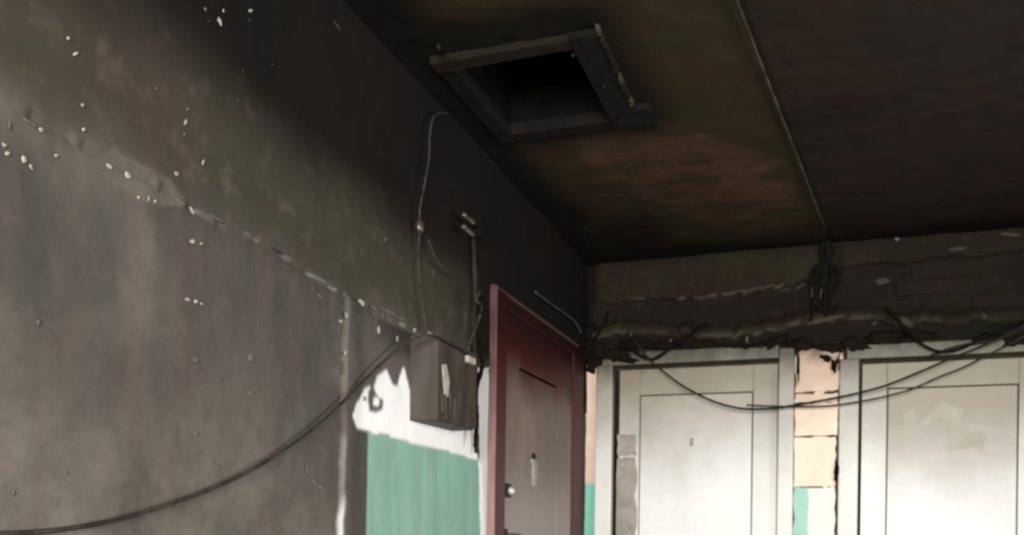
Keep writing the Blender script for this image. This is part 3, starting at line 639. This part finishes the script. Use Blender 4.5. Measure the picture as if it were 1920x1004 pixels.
c = tube('corner_wire', pts_on(PB, [(1137, 585), (1134, 602), (1124, 622), (1108, 650), (1098, 668), (1092, 690)], .055), .0075, M['cable_black'], None, 6, .25)
tag(c, 'black wire running down into the corner beside the red door', 'wire')
c = tube('corner_wire', pts_on(PB, [(1120, 612), (1108, 632), (1122, 655), (1150, 672), (1190, 680)], .032), .008, M['cable_black'], None, 6, .25)
tag(c, 'burnt wire curling onto the left casing of the ivory door', 'wire')

# ------------------------------------------------------------------ loose plaster flakes and chips (parts of the walls)
def flake(kind, px, py, w, h, ang=0.0, m='flake', lift=.0022, n=9, lo=.78, hi=1.15):
    """irregular chip about w x h px large, ang degrees in the picture"""
    f, ax = {'L': (PL, 0), 'B': (PB, 1), 'C': (PC, 2)}[kind]; par = {'L': wl, 'B': wb, 'C': ce}[kind]
    surf = 0.0
    c = f(px, py)
    if kind == 'L': surf = float(left_relief(np.array([[c.y]]), np.array([[c.z]]))[0, 0])
    if kind == 'B': surf = float(back_relief(np.array([[c.x]]), np.array([[c.z]]))[0, 0])
    ca, sa = math.cos(math.radians(ang)), math.sin(math.radians(ang)); bm = bmesh.new(); F_, B_ = [], []
    for k in range(n):
        t = 2 * math.pi * k / n; r = rng.uniform(lo, hi)
        u, v = math.cos(t) * w / 2 * r, math.sin(t) * h / 2 * r
        x, y = px + u * ca - v * sa, py + u * sa + v * ca
        F_.append(bm.verts.new(f(px + (x - px) * .8, py + (y - py) * .8, surf + lift))); B_.append(bm.verts.new(f(x, y, surf - .003)))
    top = bm.verts.new(f(px, py, surf + lift * 1.5))
    for k in range(n):
        q = (k + 1) % n; bm.faces.new((F_[k], F_[q], top)); bm.faces.new((F_[k], B_[k], B_[q], F_[q]))
    bm.faces.new(B_[::-1])
    return obj('plaster_flake', bm, M[m], par)
for a in [(128, 72, 9, 9), (142, 101, 14, 8, -20), (155, 197, 8, 10), (157, 243, 9, 9), (106, 292, 11, 8), (8, 272, 14, 9, 40), (14, 288, 11, 11), (45, 299, 12, 17, -20), (58, 313, 7, 15, -35),
          (77, 243, 15, 9, 45), (205, 312, 18, 9, 40), (239, 328, 12, 18, -35), (260, 370, 8, 8), (279, 373, 5, 13), (291, 378, 6, 9), (331, 326, 9, 12, -20), (381, 305, 6, 15, 15), (360, 395, 8, 20, -25),
          (361, 453, 14, 10, 20), (378, 457, 8, 6), (352, 562, 14, 8, 10), (367, 566, 11, 8, 15), (378, 570, 7, 5, 20), (412, 40, 8, 22, -22), (419, 20, 5, 10), (470, 20, 9, 9), (348, 230, 8, 15, 25),
          (677, 567, 18, 22, -35), (650, 592, 7, 15, -15), (639, 603, 9, 8), (710, 620, 7, 18), (745, 636, 6, 14), (806, 626, 14, 8, 30), (777, 619, 9, 10), (648, 662, 7, 12), (684, 748, 9, 14)]:
    flake('L', *a)
for a in [(55, 229, 44, 7, 32, 'flake2'), (18, 235, 8, 22, 5, 'flake2'), (72, 605, 9, 17, 10, 'flake2'), (366, 676, 14, 14, 0, 'flake2'), (470, 737, 12, 13, 0, 'flake2'), (470, 672, 14, 18, 0, 'flake2'), (407, 877, 8, 20, -28, 'flake2'), (125, 886, 6, 8, 0, 'flake2'),
          (25, 925, 7, 12, 20, 'flake2'), (337, 946, 18, 11, -15, 'flake2'), (368, 813, 12, 14, 0, 'flake2'), (585, 541, 6, 14, 8, 'flake2'), (352, 205, 7, 10, 0, 'flake2'), (346, 252, 7, 8, 0, 'flake2'), (293, 166, 7, 7, 0, 'flake2'),
          (385, 17, 10, 7, 40, 'flake2'), (392, 40, 6, 6, 0, 'flake3'), (468, 38, 5, 7, 0, 'flake3'), (456, 134, 5, 6, 0, 'flake3'), (415, 187, 7, 8, 0, 'flake3'), (447, 187, 6, 14, 0, 'flake3'), (511, 122, 6, 6, 0, 'flake3'),
          (404, 409, 46, 5, 30, 'flake2'), (463, 440, 26, 6, 28, 'flake2'), (520, 470, 24, 5, 33, 'flake3'), (600, 556, 16, 7, 30, 'flake2'), (730, 585, 40, 8, 24, 'flake2'), (752, 598, 26, 8, 20, 'flake2'), (700, 578, 16, 8, 20, 'flake2'),
          (722, 450, 8, 8, 0, 'flake2'), (632, 48, 30, 5, 55, 'flake3'), (590, 905, 8, 18, -35, 'flake2'), (603, 916, 22, 8, 25, 'flake2'), (576, 880, 6, 26, -8, 'flake2'), (645, 620, 7, 26, 3, 'flake2'), (643, 690, 7, 30, 3, 'flake2')]:
    flake('L', *a)
for a in [(1682, 447, 9, 14, 25, 'flake2'), (1400, 645, 16, 5, -5, 'flake2'), (1401, 635, 5, 16, 5, 'flake2'), (1258, 641, 6, 11, 0, 'flake2'), (1088, 597, 8, 18, 0, 'flake3'), (1110, 630, 22, 7, -40, 'flake3'), (1183, 627, 8, 14, 0, 'flake3'),
          (1425, 540, 70, 5, -6, 'flake3'), (1385, 546, 40, 5, -10, 'flake3'), (1475, 543, 30, 6, -15, 'flake3'), (1200, 560, 34, 6, 3, 'flake3'), (1500, 537, 30, 7, -35, 'flake3'), (1795, 467, 40, 10, -6, 'flake3'), (1655, 527, 36, 14, -5, 'flake3'), (1710, 522, 40, 18, 0, 'brick'),
          (1895, 440, 46, 10, 6, 'flake3'), (1845, 594, 8, 16, -25, 'flake3'), (1640, 606, 12, 8, -40, 'flake3'), (1700, 605, 34, 14, 40, 'flake3'), (1740, 630, 50, 6, 0, 'flake3'), (1145, 625, 40, 6, -8, 'flake3'), (1340, 628, 90, 7, -5, 'flake3'), (1545, 600, 90, 10, -14, 'flake3'), (1135, 590, 6, 16, -15, 'flake3')]:
    flake('B', *a, lift=.005)
for a in [(1085, 67, 7, 7, 0, 'flake3'), (1074, 104, 7, 10, 0, 'flake3'), (1131, 163, 7, 8, 0, 'flake3'), (1160, 231, 10, 7, 0, 'flake3'), (822, 90, 10, 14, 0, 'flake3')]:
    flake('C', *a, lift=.034)
# lumps of charred plaster hanging over the door heads
for a in [(1118, 655, 56, 34, 20), (1158, 668, 76, 24, 4), (1112, 684, 26, 34, 30), (1190, 646, 60, 22, 0), (1246, 648, 70, 15, -4), (1318, 648, 84, 14, -2), (1392, 650, 76, 12, -3), (1452, 642, 60, 22, -22), (1500, 648, 60, 26, 0), (1556, 652, 60, 22, 4),
          (1606, 648, 56, 30, 12), (1660, 636, 84, 24, -4), (1722, 628, 70, 16, -2), (1905, 640, 70, 26, -4), (1850, 634, 60, 16, -6), (1565, 688, 14, 34, 10), (1568, 888, 10, 44, 5), (1550, 672, 26, 12, 20), (1497, 690, 7, 60, 0)]:
    o = flake('B', *a, m='char', lift=.025, n=18, lo=.6, hi=1.4)
    o.name = 'charred_lump'; o.data.name = 'charred_lump'
